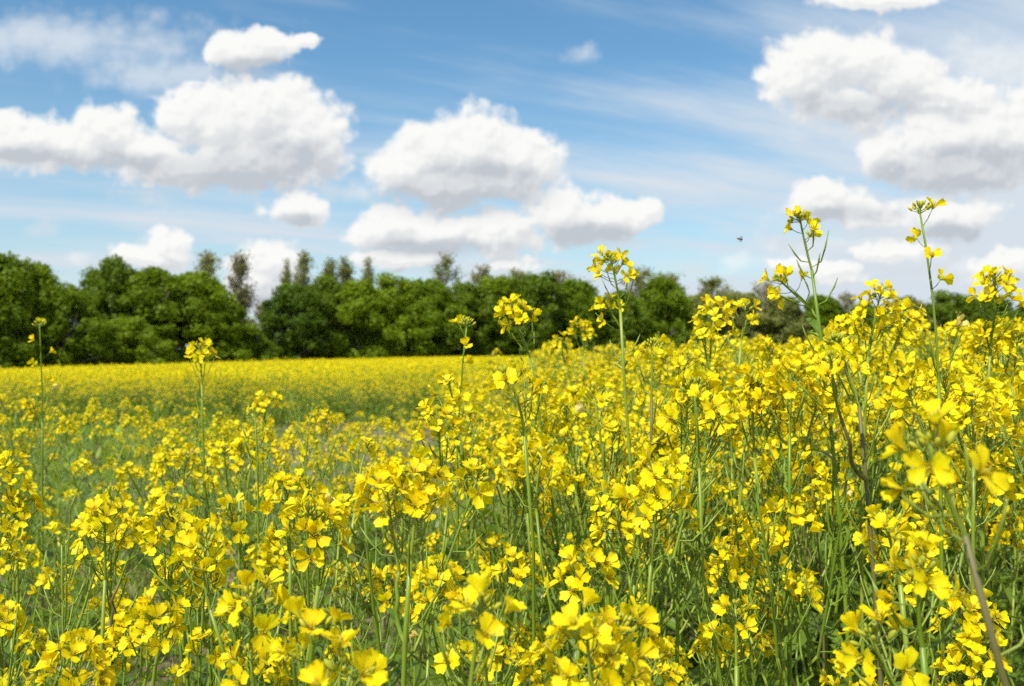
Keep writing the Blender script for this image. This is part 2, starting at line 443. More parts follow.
# ---- the plants one can tell apart
HERO = [
 # heads, distance, foot offset, label, anchor, options
 ([(42, 320, 'spaced', .02)], 2.0, .02, 'tall thin rapeseed stem with a few wilting flowers against the left dark trees', 'tall wilting stem', dict(bend=-.01)),
 ([(201, 344, 'dome', -.02), (190, 470, 'small', -.3)], 1.85, .03, 'tall rapeseed stem topped by one round dome of flowers before the left treeline', 'round domed head', dict(bend=.02)),
 ([(460, 318, 'spaced', .02)], 1.45, .03, 'slender rapeseed stem with scattered flowers up its side before the dark central trees', 'slender scattered-flower stem', dict(bend=.01)),
 ([(510, 300, 'full', -.35), (545, 372, 'fading', .2)], 1.5, .16, 'rapeseed stem leaning away to the left with a loose bloom at its tip', 'left-leaning loose bloom', dict(bend=-.04)),
 ([(614, 254, 'dome', -.12), (602, 296, 'small', -.6)], 1.35, .14, 'tall curved rapeseed stem with a big bright head above the treeline', 'big bright curved head', dict(bend=-.05)),
 ([(584, 322, 'dome', 0), (560, 340, 'small', -.2)], 2.3, .02, 'rapeseed plant with a soft wide head just left of the big bright curved head', 'soft wide head', dict()),
 ([(652, 340, 'bud', 0), (690, 350, 'small', .3)], 1.3, .0, 'dark-stemmed rapeseed plant topped by a tight knot of green-yellow buds', 'tight bud knot', dict(woody=True)),
 ([(716, 303, 'full', .1), (697, 330, 'small', -.3)], 1.5, -.02, 'rapeseed plant with an untidy head and bud spikes against the brownish trees', 'untidy spiky head', dict()),
 ([(748, 302, 'small', .15), (775, 345, 'dome', .3)], 1.6, .0, 'rapeseed plant with a small open head next to the untidy spiky one', 'small open head', dict()),
 ([(796, 212, 'bud', -.28), (778, 278, 'small', -1.1)], 1.25, .10, 'second tallest rapeseed stem, bud-tipped and leaning left, with a lone flower lower down', 'bud-tipped tall stem', dict(bend=-.03)),
 ([(934, 200, 'spaced', -.02)], 1.12, .0, 'tallest upright rapeseed stem with spaced flowers standing out against white cloud', 'tallest spaced-flower stem', dict(bend=.005, r0=.0042)),
 ([(876, 290, 'full', .1), (848, 318, 'dome', -.2), (905, 310, 'full', .3)], 1.35, .0, 'bushy rapeseed plant with three full heads below the tallest spaced-flower stem', 'bushy three-headed plant', dict()),
 ([(843, 335, 'bud', -.25), (820, 350, 'small', -.3)], 1.0, .10, 'rapeseed plant with dark bare curving stem and budded tip', 'dark curving stem', dict(woody=True, bend=-.06)),
 ([(1002, 272, 'full', .1), (985, 320, 'full', -.2), (1022, 330, 'dome', .2)], 1.3, .0, 'rapeseed plant with stacked heads at the right edge against low cloud', 'stacked right-edge heads', dict()),
 ([(915, 432, 'small', -.5)], .52, .38, 'big blurred rapeseed head on a slim brown stem, nearer than every other head', 'big blurred head', dict(woody=True, bend=.0, low=0, r0=.0024, nleaf=0)),
 ([(905, 555, 'small', -.2), (868, 625, 'small', -.4)], .64, .03, 'rapeseed plant with a bright flat flower group below the big blurred head', 'bright flat flower group', dict(low=0)),
 ([(885, 510, 'small', -.2)], .8, .02, 'short rapeseed stem with a single closed yellow flower tuft', 'closed yellow tuft', dict(low=0)),
 ([(480, 592, 'small', .1)], .60, .01, 'rapeseed head with cupped petals in the lower middle of the field', 'cupped middle head', dict(low=0)),
 ([(632, 622, 'dome', .1), (575, 622, 'full', -.2)], .66, .0, 'low rapeseed plant with two broad heads side by side beside a dark leaf', 'pair of broad heads', dict()),
 ([(312, 612, 'small', .05), (350, 665, 'small', .2)], .62, .02, 'rapeseed plant with wide open cross-shaped flowers low in the field', 'wide open low crosses', dict()),
 ([(250, 645, 'small', -.1), (258, 585, 'small', .1)], .72, .0, 'rapeseed plant with one drooping cluster beside the wide open crosses', 'drooping low cluster', dict()),
 ([(424, 468, 'dome', .15), (378, 462, 'full', -.2)], .80, .03, 'rapeseed plant with large flat flowers in front of the bare soil patch', 'large flat soil-side flowers', dict()),
 ([(290, 478, 'full', .0), (330, 500, 'dome', .2)], 1.15, .02, 'rapeseed plant with a dense bright head left of the bare soil patch', 'dense bright head', dict()),
 ([(262, 396, 'dome', .0)], 2.0, .01, 'rapeseed plant with an upright oval head right of the round domed head', 'upright oval head', dict()),
 ([(112, 488, 'fading', .0), (90, 520, 'full', -.3), (140, 520, 'dome', .3)], 1.2, .03, 'rapeseed plant going to seed with dried brown pod tips', 'brown-tipped seeding plant', dict(woody=True)),
 ([(195, 545, 'full', .1), (165, 560, 'dome', -.3)], 1.1, .04, 'rapeseed plant with a wide head beside the brown-tipped seeding plant', 'wide paired head', dict()),
 ([(8, 460, 'full', -.1), (25, 500, 'dome', .2)], 1.4, -.02, 'rapeseed plant with bright heads cut by the left edge of view', 'left edge heads', dict()),
 ([(735, 600, 'small', .0)], .95, .0, 'short rapeseed shoot with a pair of flowers above broad dark leaves', 'shoot over dark leaves', dict(low=0, nleaf=7)),
 ([(650, 500, 'dome', .2), (612, 490, 'full', -.2)], 1.05, .0, 'rapeseed plant with a wide shallow head midway up the thicket of stems', 'wide shallow head', dict()),
 ([(790, 360, 'full', 0), (760, 372, 'full', -.3), (825, 378, 'full', .3)], 1.2, .0, 'rapeseed plant with three crowded heads beneath the bud-tipped tall stem', 'three crowded heads', dict()),
 ([(690, 392, 'full', .1), (720, 408, 'dome', .3)], 1.15, .0, 'rapeseed plant with heavy bloom under the untidy spiky head', 'heavy low bloom', dict()),
 ([(975, 385, 'full', 0), (1005, 400, 'full', .3), (940, 372, 'full', -.3)], 1.1, .0, 'rapeseed plant massed with bloom below the stacked right-edge heads', 'massed right bloom', dict()),
]
for k, (hds, d, dx, lab, anc, kw) in enumerate(HERO):
    hero(hds, d, dx, lab, anc, seed=k, **kw)

# ---- the rest of the crop
PROTO = []
for k in range(18):
    PROTO.append(gen_plant(40 + k, H=1.1, nb=[5, 6, 7, 4, 6, 5][k % 6], woody=(k % 5 == 3)))
PROTO_ST = [p.stem.mesh('stem') for p in PROTO]
PROF_X = [-200, 0, 160, 300, 420, 480, 560, 660, 760, 850, 1024, 1250]
PROF_Y = [374, 374, 388, 396, 428, 405, 375, 352, 344, 326, 314, 308]

def vnoise(x, y, s): return mnoise.noise(Vector((x * s, y * s, 3.7)))

def crop_rules(x, y):
    """plants per square metre and the height of their crowns at a spot of the field"""
    u = x / max(y, .1); px = CX + u * FPX
    right = 1 / (1 + math.exp(-(u + 0.04) / 0.025)) if y > 3 else 1 / (1 + math.exp(-(u + 0.05) / 0.10))
    far = 1 / (1 + math.exp(-(y - 16.5 - 1.4 * vnoise(x, 0, .2)) / 0.5))
    n = vnoise(x, y, .55)
    left_d = 22 if y < 2.4 else lerp(12, .9, min(1, (y - 2.4) / 4.4))
    if y > 6: left_d *= 1 - .75 * math.exp(-((u + .11) / .07) ** 2)
    dens = lerp(left_d * (1 + .9 * n), 23, right); dens = lerp(dens, 22, far)
    zt = CAMZ + (HZ - interp(px, PROF_X, PROF_Y)) / FPX * y + max(0, y - 4.5) * .3
    cap = lerp(lerp(1.12, .66, min(1, max(0, y - 4) / 5)), interp(y, [0, 3, 5, 9, 14, 110], [1.42, 1.42, 1.36, 1.22, 1.12, 1.05]), right)
    cap = lerp(cap, lerp(.88, cap, right), far)
    if y < 1.5: dens *= lerp(.8, .55, right)
    return max(dens, .3), min(zt, cap)

cand = []
r = random.Random(5)
# annular sampling, denser cells near the viewer; the strip reaches beyond both edges of the frame
y = 0.62
while y < 24.0:
    dy = .12 if y < 6 else .3
    half = .62 * y + .5
    nx = max(1, int(2 * half / .12))
    xs = -half
    cell = .25 if y > 6 else .2
    x = -half
    while x < half:
        dens, top = crop_rules(x, y)
        for rep_ in range(int(dens * cell * dy + r.random())):
            X, Y = x + r.uniform(0, cell), y + r.uniform(0, dy)
            dens, top = crop_rules(X, Y)
            H = top - abs(r.gauss(0, (.085 if X > -.1 else .15) if Y < 8 else (.13 if Y < 20 and X < 0 else .06))) - (terrain(X, Y) if Y < 8 else 0)
            if Y < 1.1: H = min(H, 1.16 - (1.1 - Y) * .25 - abs(r.gauss(0, .05)))
            if H > .35: cand.append((X, Y, H))
        x += cell
    y += dy
def in_frame(c): return abs(c[0] / c[1]) < .52 + .04 / c[1]
cand.sort(key=lambda c: c[1] + (0 if in_frame(c) else 1000))
NIND = 300 - len(HERO)
ind = [c for c in cand[:NIND]]
rest = cand[NIND:]
NUMS = {1: 'one', 2: 'two', 3: 'three', 4: 'four', 5: 'five', 6: 'six', 7: 'seven', 8: 'eight', 9: 'nine', 10: 'ten', 11: 'eleven', 12: 'twelve'}
ORD = ['closest', 'second', 'third', 'fourth', 'fifth', 'sixth', 'seventh', 'eighth', 'ninth', 'tenth', 'eleventh', 'twelfth', 'thirteenth', 'fourteenth', 'fifteenth', 'sixteenth', 'seventeenth', 'eighteenth', 'nineteenth', 'twentieth']
TENS = {2: 'twenty', 3: 'thirty', 4: 'forty', 5: 'fifty', 6: 'sixty'}; TENTH = {3: 'thirtieth', 4: 'fortieth', 5: 'fiftieth', 6: 'sixtieth'}
rank = {}
for (X, Y, H) in ind:
    k = r.randrange(len(PROTO)); pl = PROTO[k]; s = H / pl.H
    px = CX + X / Y * FPX; py = HZ - (H + terrain(X, Y) - CAMZ) / Y * FPX
    a = min(placed, key=lambda q: ((q[2] - px) / 60) ** 2 + ((q[3] - py) / 90) ** 2 + ((q[4] - Y) / 2) ** 2)
    if Y > a[4] + .5: rel = 'behind'
    elif Y < a[4] - .35: rel = 'in front of'
    else: rel = 'to the left of' if px < a[2] else 'to the right of'
    rank[(a[5], rel)] = o = rank.get((a[5], rel), 0) + 1
    how = 'low' if H < .85 else ('tall' if H > 1.2 else ('slim' if len(pl.heads) < 6 else 'branching'))
    word = ORD[o - 1] if o <= 20 else TENS[o // 10] + (('-' + ORD[o % 10 - 1].replace('closest', 'first')) if o % 10 else '').strip() if o % 10 else TENTH[o // 10]
    lab = f'{how} rapeseed plant, {word} {rel} the {a[5]}'
    sx = s * r.uniform(.92, 1.08) if .8 < s < 1.25 else (s + 1) / 2
    M = Matrix.Translation((X, Y, terrain(X, Y))) @ Euler((r.gauss(0, .05), r.gauss(0, .05), r.uniform(0, 6.28))).to_matrix().to_4x4() @ Matrix.Diagonal((sx, sx, s, 1))
    link_plant(pl, PROTO_ST[k], M, lab, GROUP, Y < 1.5)

# ------------------------------------------------------------------ one object that scatters many pieces
def scatter(name, protos, pts, label=None, category=None):
    """protos: meshes; pts: (x, y, z, rx, ry, rz, sx, sy, sz, variant)"""
    cb = bpy.data.collections.new(name + ' kinds')
    for me in protos:
        o = bpy.data.objects.new('kind', me); cb.objects.link(o)
    me = bpy.data.meshes.new(name); A = np.array(pts, float)
    me.from_pydata(A[:, :3].tolist(), [], [])
    a = me.attributes.new('rot', 'FLOAT_VECTOR', 'POINT'); a.data.foreach_set('vector', A[:, 3:6].ravel().astype(np.float32))
    a = me.attributes.new('scl', 'FLOAT_VECTOR', 'POINT'); a.data.foreach_set('vector', A[:, 6:9].ravel().astype(np.float32))
    a = me.attributes.new('var', 'INT', 'POINT'); a.data.foreach_set('value', A[:, 9].astype(np.int32))
    ob = bpy.data.objects.new(name, me); COL.objects.link(ob)
    ob['kind'] = 'stuff'
    if label: ob['label'] = label
    if category: ob['category'] = category
    ng = bpy.data.node_groups.new(name, 'GeometryNodeTree')
    ng.interface.new_socket('Geometry', in_out='INPUT', socket_type='NodeSocketGeometry')
    ng.interface.new_socket('Geometry', in_out='OUTPUT', socket_type='NodeSocketGeometry')
    N, L = ng.nodes, ng.links
    gi = N.new('NodeGroupInput'); go = N.new('NodeGroupOutput')
    ci = N.new('GeometryNodeCollectionInfo'); ci.inputs['Collection'].default_value = cb
    ci.inputs['Separate Children'].default_value = True; ci.inputs['Reset Children'].default_value = True
    ip = N.new('GeometryNodeInstanceOnPoints'); ip.inputs['Pick Instance'].default_value = True
    def attr(nm, dt):
        n = N.new('GeometryNodeInputNamedAttribute'); n.data_type = dt; n.inputs['Name'].default_value = nm; return n.outputs['Attribute']
    L.new(gi.outputs[0], ip.inputs['Points']); L.new(ci.outputs[0], ip.inputs['Instance'])
    L.new(attr('var', 'INT'), ip.inputs['Instance Index']); L.new(attr('rot', 'FLOAT_VECTOR'), ip.inputs['Rotation']); L.new(attr('scl', 'FLOAT_VECTOR'), ip.inputs['Scale'])
    L.new(ip.outputs[0], go.inputs[0])
    md = ob.modifiers.new('scatter', 'NODES'); md.node_group = ng
    return ob

# far crop: a square metre of flowering tops at a time
def patch_mb(seed, fs=.021):
    r = random.Random(seed); mb = MB(); V = []; F = []; m = []
    for k in range(42):
        cx, cy, cz = r.uniform(-.55, .55), r.uniform(-.55, .55), r.gauss(.0, .06) - (r.uniform(.05, .35) if k % 3 == 0 else 0)
        if r.random() < .12: cz += r.uniform(.03, .12)
        for j in range(r.randint(7, 12)):
            p = Vector((cx + r.gauss(0, .028), cy + r.gauss(0, .028), cz + r.gauss(0, .03)))
            n = Vector((r.gauss(0, 1), r.gauss(0, 1), abs(r.gauss(0, 1)) + .3)).normalized(); a = n.orthogonal().normalized(); b = n.cross(a); s = fs * r.uniform(.5, .8)
            o = len(V); V += [p + a * s, p + b * s, p - a * s, p - b * s]; F.append((o, o + 1, o + 2, o + 3)); m.append(PETAL)
        o = len(V); q = Vector((cx + r.gauss(0, .05), cy, cz - .9)); t = Vector((cx, cy, cz)); w = .004
        V += [q - Vector((w, 0, 0)), q + Vector((w, 0, 0)), t + Vector((w, 0, 0)), t - Vector((w, 0, 0))]; F.append((o, o + 1, o + 2, o + 3)); m.append(STEM)
    for k in range(30):
        p = Vector((r.uniform(-.55, .55), r.uniform(-.55, .55), r.uniform(-.8, -.1))); a = r.uniform(0, 6.28); d = Vector((math.cos(a), math.sin(a), r.uniform(-.2, .8))).normalized(); s = d.cross(Vector((0, 0, 1))).normalized() * .025; l = r.uniform(.1, .2)
        o = len(V); V += [p - s * .3, p + d * l * .5 - s, p + d * l, p + d * l * .5 + s]; F.append((o, o + 1, o + 2, o + 3)); m.append(LEAF)
    mb.add([tuple(v) for v in V], F, m)
    return mb

def tree_dist(px): return interp(px, [-250, 0, 250, 512, 1024, 1300], [56, 63, 84, 100, 118, 122])

kinds = [lod_mesh(p, HEADS1).mesh('kind') for p in PROTO[:9]] + [lod_mesh(p, HEADS2).mesh('kind') for p in PROTO[:9]] + [patch_mb(700 + k).mesh('kind') for k in range(6)]
pts = []
for (X, Y, H) in rest:
    s = H / 1.1; v = r.randrange(9) + (0 if Y < 11 else 9)
    sx = (s + 1) / 2
    pts.append((X, Y, terrain(X, Y), r.gauss(0, .05), r.gauss(0, .05), r.uniform(0, 6.28), sx, sx, s, v))
Y = 17.0
while Y < 118:
    st = .8; half = .64 * Y + 3; X = -half
    while X < half:
        px = CX + X / Y * FPX
        if Y < tree_dist(px) - 3:
            x2, y2 = X + r.uniform(-.3, .3), Y + r.uniform(-.3, .3)
            f = (1 if y2 > 24 else 0 if x2 / y2 > -.05 else 1 / (1 + math.exp(-(y2 - 17.5 - 1.4 * vnoise(x2, 0, .2)) / .4)))
            if r.random() < f:
                top = lerp(.88, 1.0, 1 / (1 + math.exp(-(x2 / y2 + .02) / .06))) + .09 * vnoise(x2, y2, .12) + .06 * vnoise(x2, y2, .5) + r.gauss(0, .02)
                pts.append((x2, y2, terrain(x2, y2) + top, 0, 0, r.uniform(0, 6.28), 1, 1, 1, 18 + r.randrange(6)))
        X += st
    Y += st
scatter('rapeseed_crop', kinds, pts, 'mass of yellow flowering rapeseed filling the field behind the near plants', 'rapeseed')
print('crop points', len(pts), 'rest', len(rest), 'cand', len(cand))

# ground cover: grass tufts and broad weeds between the plants
def tuft_mb(seed, n=16, h=.22, mi=GRASS, spread=.07):
    r = random.Random(seed); mb = MB()
    for k in range(n):
        a = r.uniform(0, 6.28); ro = r.uniform(0, spread); b0 = Vector((math.cos(a) * ro, math.sin(a) * ro, -.01)); ln = h * r.uniform(.5, 1.2); out = Vector((math.cos(a + r.gauss(0, .6)), math.sin(a + r.gauss(0, .6)), 0)); w = r.uniform(.0018, .004); sd = out.cross(Vector((0, 0, 1)))
        V = []
        for i in range(4):
            t = i / 3; p = b0 + Vector((0, 0, ln * t * (1 - .22 * t))) + out * ln * .55 * t * t; ww = w * (1 - t * .85); V += [tuple(p - sd * ww), tuple(p + sd * ww)]
        mb.add(V, [(0, 1, 3, 2), (2, 3, 5, 4), (4, 5, 7, 6)], STRAW if r.random() < .1 else mi)
    return mb
def weed_mb(seed):
    r = random.Random(seed); mb = MB()
    for k in range(r.randint(5, 9)):
        a = r.uniform(0, 6.28); L_ = LOW_LEAF[r.randrange(6)] if r.random() < .6 else UP_LEAF[r.randrange(5)]
        mb.merge(L_, Matrix.Translation((r.uniform(-.03, .03), r.uniform(-.03, .03), r.uniform(0, .12))) @ Matrix.Rotation(a, 4, 'Z') @ Matrix.Scale(r.uniform(.5, .95), 4))
    return mb
def low_patch_mb(seed):
    r = random.Random(seed); mb = MB(); V = []; F = []; m = []
    for k in range(110):
        p = Vector((r.uniform(-.5, .5), r.uniform(-.5, .5), abs(r.gauss(0, .10)))); a = r.uniform(0, 6.28); d = Vector((math.cos(a), math.sin(a), r.uniform(-.1, 1.2))).normalized(); s = d.cross(Vector((0, 0, 1))).normalized() * r.uniform(.008, .026); l = r.uniform(.06, .17)
        o = len(V); V += [p - s * .3, p + d * l * .5 - s, p + d * l, p + d * l * .5 + s]; F.append((o, o + 1, o + 2, o + 3)); m.append(LEAF if r.random() < .45 else GRASS)
    mb.add([tuple(v) for v in V], F, m); return mb
gk = [tuft_mb(800 + k).mesh('kind') for k in range(5)] + [tuft_mb(810 + k, 12, .42).mesh('kind') for k in range(3)] + [weed_mb(820 + k).mesh('kind') for k in range(5)] + [low_patch_mb(830 + k).mesh('kind') for k in range(4)]
gp = []
r = random.Random(8)
y = .5
while y < 7:
    half = .6 * y + .4; x = -half
    while x < half:
        nse = vnoise(x, y, 1.1)
        if r.random() < .85 + .5 * nse:
            v = r.choice([0, 1, 2, 3, 4, 5, 6, 7, 8, 9, 10, 11, 12, 8, 9, 10])
            s = r.uniform(.7, 1.25)
            X, Y = x + r.uniform(0, .11), y + r.uniform(0, .11)
            gp.append((X, Y, terrain(X, Y), 0, 0, r.uniform(0, 6.28), s, s, s * r.uniform(.8, 1.3), v))
        x += .11
    y += .11
y = 7
while y < 34:
    half = .62 * y + .5; x = -half
    while x < half:
        X, Y = x + r.uniform(0, .6), y + r.uniform(0, .6)
        soil = (vnoise(X, Y * .7, .42) + .5 * vnoise(X + 9, Y, 1.3)) 
        u = X / Y
        bare = math.exp(-((u + .10) / .12) ** 2) * 1.3
        if soil + bare < .36 or r.random() < .10:
            s = r.uniform(.8, 1.4); gp.append((X, Y, terrain(X, Y), 0, 0, r.uniform(0, 6.28), s, s, s, 13 + r.randrange(4)))
        x += .6
    y += .6
scatter('weeds', gk, gp, 'green grass and low weeds growing between the rapeseed plants', 'weeds')
print('weeds', len(gp))

# ------------------------------------------------------------------ ground
def ground():
    xs = np.concatenate([np.linspace(-900, -90, 8), np.linspace(-80, 60, 71), np.linspace(100, 900, 7)])
    ys = np.concatenate([np.linspace(-60, -2, 6), np.linspace(0, 150, 60), np.linspace(200, 1500, 8)])
    V = [(x, y, max(-2.2, terrain(x, y)) if y < 150 else max(-2.2, terrain(x, y))) for y in ys for x in xs]
    nx = len(xs); F = [(j * nx + i, j * nx + i + 1, (j + 1) * nx + i + 1, (j + 1) * nx + i) for j in range(len(ys) - 1) for i in range(nx - 1)]
    mb = MB(); mb.add(V, F, 0); o = bpy.data.objects.new('ground', mb.mesh('ground', [soil_mat()])); COL.objects.link(o); o['kind'] = 'structure'
ground()

# ------------------------------------------------------------------ trees
M_BARK = plant_mat('bark', (0.17, 0.14, 0.10), (0.28, 0.24, 0.18), 0.0, 0.8, 0.05, detail=6)
def foliage(nm, c1, c2, t): return plant_mat(nm, c1, c2, 0.30, 0.5, 0.10, tcol=t, obj_var=0.25)
F_MID = foliage('foliage_mid', (0.075, 0.135, 0.005), (0.180, 0.250, 0.008), (0.32, 0.42, 0.01))
F_DARK = foliage('foliage_dark', (0.045, 0.090, 0.005), (0.125, 0.185, 0.009), (0.20, 0.30, 0.01))
F_OLIVE = foliage('foliage_olive', (0.15, 0.17, 0.035), (0.26, 0.28, 0.075), (0.28, 0.30, 0.05))
F_BROWN = foliage('foliage_brown', (0.20, 0.185, 0.075), (0.32, 0.30, 0.13), (0.30, 0.28, 0.08))
TM = [M_BARK, F_MID, F_DARK, F_OLIVE, F_BROWN]

def crown_shape(kind, seed):
    """unit tree (height 1): trunk mesh with limbs, crown of many leaf sprays gathered in clumps"""
    r = random.Random(seed); tr = MB(); V = []; F = []
    def leafq(p, n, s):
        n = (n + Vector((r.gauss(0, .5), r.gauss(0, .5), r.gauss(0, .5)))).normalized(); a = n.orthogonal().normalized(); b = n.cross(a)
        an = r.uniform(0, 6.28); a, b = a * math.cos(an) + b * math.sin(an), b * math.cos(an) - a * math.sin(an)
        o = len(V); V.extend([p + a * s, p + b * s * .62, p - a * s, p - b * s * .62]); F.append((o, o + 1, o + 2, o + 3))
    if kind == 'bushy':
        rw = .40
        lobes = []
        for k in range(120):
            t = r.uniform(.03, .95); env = rw * math.sin(math.pi * min(1, (t * .86 + .14))) ** .55 * (1 if t < .6 else lerp(1, .70, (t - .6) / .4))
            a = r.uniform(0, 6.28); ro = env * (r.uniform(.85, 1.12) if k % 4 == 0 else r.uniform(.4, .92)); lr = r.choice([r.uniform(.03, .06), r.uniform(.05, .09), r.uniform(.08, .13)]) * (1 - .25 * t)
            lobes.append((Vector((ro * math.cos(a), ro * math.sin(a), t)), lr))
        for k in range(26):   # the heart of the crown
            lobes.append((Vector((r.gauss(0, .12), r.gauss(0, .12), r.uniform(.15, .86))), .11))
        for c, lr in lobes:
            for j in range(int(27000 * lr * lr) + 40):
                d = Vector((r.gauss(0, 1), r.gauss(0, 1), r.gauss(.25, 1))).normalized()
                rr = lr * (1 + .6 * mnoise.noise(Vector(d) * 1.9 + c * 9)) * r.uniform(.5, 1.2)
                leafq(c + Vector((d.x * rr, d.y * rr, d.z * rr * .85)), d, r.uniform(.010, .021))
        for j in range(700):    # stray sprays
            c, lr = r.choice(lobes); d = Vector((r.gauss(0, 1), r.gauss(0, 1), r.gauss(.5, 1))).normalized(); leafq(c + d * lr * r.uniform(1.0, 1.4), d, .009)
        tube(tr, [(0, 0, -.03), (.01, 0, .2), (-.01, .01, .5), (0, 0, .8)], [.03, .022, .014, .005], 0, 8)
        for c, lr in lobes[::3]:
            z0 = max(.06, c.z * .6); tube(tr, [(0, 0, z0), tuple(c * .5 + Vector((0, 0, z0 * .5))), tuple(c)], [.010, .007, .003], 0, 5)
    else:
        rw = dict(slim=.10, airy=.26)[kind]
        tube(tr, [(0, 0, -.03), (.008, 0, .3), (-.006, .004, .65), (0, 0, .98)], [.014, .011, .007, .002], 0, 7)
        n = dict(slim=110, airy=120)[kind]
        for k in range(n):
            t = lerp(.12, .95, r.random()); a = r.uniform(0, 6.28); env = rw * (math.sin(math.pi * min(1, t * .8 + .2)) ** .6) * r.uniform(.5, 1.05)
            p0 = Vector((0, 0, t * .9)); up = r.uniform(.08, .16) if kind == 'slim' else r.uniform(.05, .13)
            p1 = p0 + Vector((env * math.cos(a), env * math.sin(a), up))
            pm = p0.lerp(p1, .5) + Vector((0, 0, -.008))
            tube(tr, [p0, pm, p1], [.0035, .0024, .0008], 0, 4)
            for j in range(5):
                q = pm.lerp(p1, r.random()); e = q + Vector((r.gauss(0, .03), r.gauss(0, .03), r.uniform(.01, .06))); tube(tr, [q, e], [.0012, .0005], 0, 3)
                for i in range(9 if kind == 'slim' else 12):
                    p = q.lerp(e, r.random()) + Vector((r.gauss(0, .014), r.gauss(0, .014), r.gauss(0, .014)))
                    leafq(p, Vector((r.gauss(0, 1), r.gauss(0, 1), 1)).normalized(), r.uniform(.006, .012))
    return tr, V, F
SHAPES = {}
def shape(kind, k, mi):
    key = (kind, k, mi)
    if key not in SHAPES:
        kk = (kind, k)
        if kk not in SHAPES: SHAPES[kk] = crown_shape(kind, {'bushy': 60, 'slim': 80, 'airy': 90}[kind] + k)
        tr, V, F = SHAPES[kk]; mb = MB(); mb.add([tuple(v) for v in V], F, mi)
        SHAPES[key] = (tr.mesh('trunk', TM), mb.mesh('crown', TM, smooth=False))
    return SHAPES[key]
def tree(px, top, back, kind, mi, wide, label, name, k, group):
    d = tree_dist(px) + back; x = (px - CX) / FPX * d; gz = terrain(x, d)
    H = CAMZ + (HZ - top) / FPX * d - gz
    tm, cm = shape(kind, k, mi)
    root = bpy.data.objects.new(name, None); COL.objects.link(root); root.location = (x, d, gz)
    rr = random.Random(int(px * 7 + back)); root.rotation_euler = (0, 0, rr.uniform(0, 6.28)); root.scale = (wide * H * (1.1 if kind == 'slim' else 1), wide * H * (1.1 if kind == 'slim' else 1), H)
    root['label'] = label; root['category'] = 'tree'; root['group'] = group
    for nm, me in (('trunk', tm), ('crown', cm)):
        o = bpy.data.objects.new(nm, me); COL.objects.link(o); o.parent = root
MID, DARK, OLIVE, BROWN = 1, 2, 3, 4
GT, GB = 'broadleaf trees along the far field edge', 'sparse trees rising behind the treeline'
FRONT = [  # px, crown top py, metres behind the line, material, width factor, label
 (-75, 262, 2, MID, 1.15, 'broad green tree standing beyond the left edge of view'),
 (-14, 246, 0, MID, .95, 'tallest broad green tree at the left end of the treeline'),
 (28, 262, -1, MID, .85, 'green tree sloping down beside the tallest left-end tree'),
 (66, 283, -4, MID, .95, 'low spreading green tree in front of the left dip in the treeline'),
 (112, 258, 3, DARK, .82, 'dark peaked tree just right of the left dip'),
 (150, 266, 1, MID, 1.15, 'rounded green tree adjoining the dark peaked tree'),
 (128, 318, -5, MID, 1.5, 'low bushy tree crouching under the dark peaked tree'),
 (192, 270, 0, MID, 1.15, 'full green tree under the first pair of slim trees'),
 (222, 300, -2, MID, 1.2, 'green tree stepping down to the gap showing cloud'),
 (252, 330, -3, MID, 1.4, 'short bush-like tree at the foot of the gap showing cloud'),
 (292, 284, 0, DARK, 1.0, 'dark tree forming the right side of the gap showing cloud'),
 (325, 276, 2, DARK, 1.05, 'dark tree below the twin-tufted slim tree'),
 (358, 279, 0, MID, 1.0, 'mid-green tree in the even central row, first after the dark pair'),
 (392, 275, 1, MID, 1.0, 'bright central tree with a high rounded crown'),
 (428, 278, 0, MID, 1.05, 'green tree left of the pointed olive tree'),
 (466, 282, 1, DARK, 1.05, 'dark green tree right of the pointed olive tree'),
 (500, 276, 2, MID, 1.05, 'green tree behind the left-leaning loose bloom'),
 (538, 272, 0, DARK, 1.1, 'rounded dark tree between the leaning bloom and the soft wide head'),
 (578, 280, 1, MID, 1.1, 'green tree left of the curved flower stem'),
 (618, 290, 0, DARK, 1.1, 'dark tree directly behind the curved flower stem'),
 (660, 277, 0, MID, 1.15, 'bright round green tree right of the curved flower stem'),
 (698, 292, 3, OLIVE, 1.1, 'olive tree between the bright round tree and the brown ones'),
 (740, 290, 2, OLIVE, 1.15, 'olive-brown tree behind the untidy spiky head'),
 (782, 297, 1, OLIVE, 1.15, 'olive tree left of the bud-tipped tall stem'),
 (822, 294, 2, MID, 1.15, 'muted green tree right of the bud-tipped tall stem'),
 (862, 304, 0, MID, 1.2, 'low green tree behind the bushy three-headed plant'),
 (905, 296, 1, OLIVE, 1.2, 'olive tree left of the tallest flower stem'),
 (948, 292, 0, DARK, 1.2, 'dark green tree right of the tallest flower stem'),
 (990, 294, 2, DARK, 1.2, 'dark green tree near the right edge of view'),
 (1035, 298, 1, MID, 1.2, 'green tree cut by the right edge of view'),
 (1085, 296, 1, MID, 1.2, 'green tree standing beyond the right edge of view'),
]
for i, (px, top, back, mi, w, lab) in enumerate(FRONT):
    tree(px, top, back, 'bushy', mi, w, lab, 'broadleaf_tree', i % 7, GT)
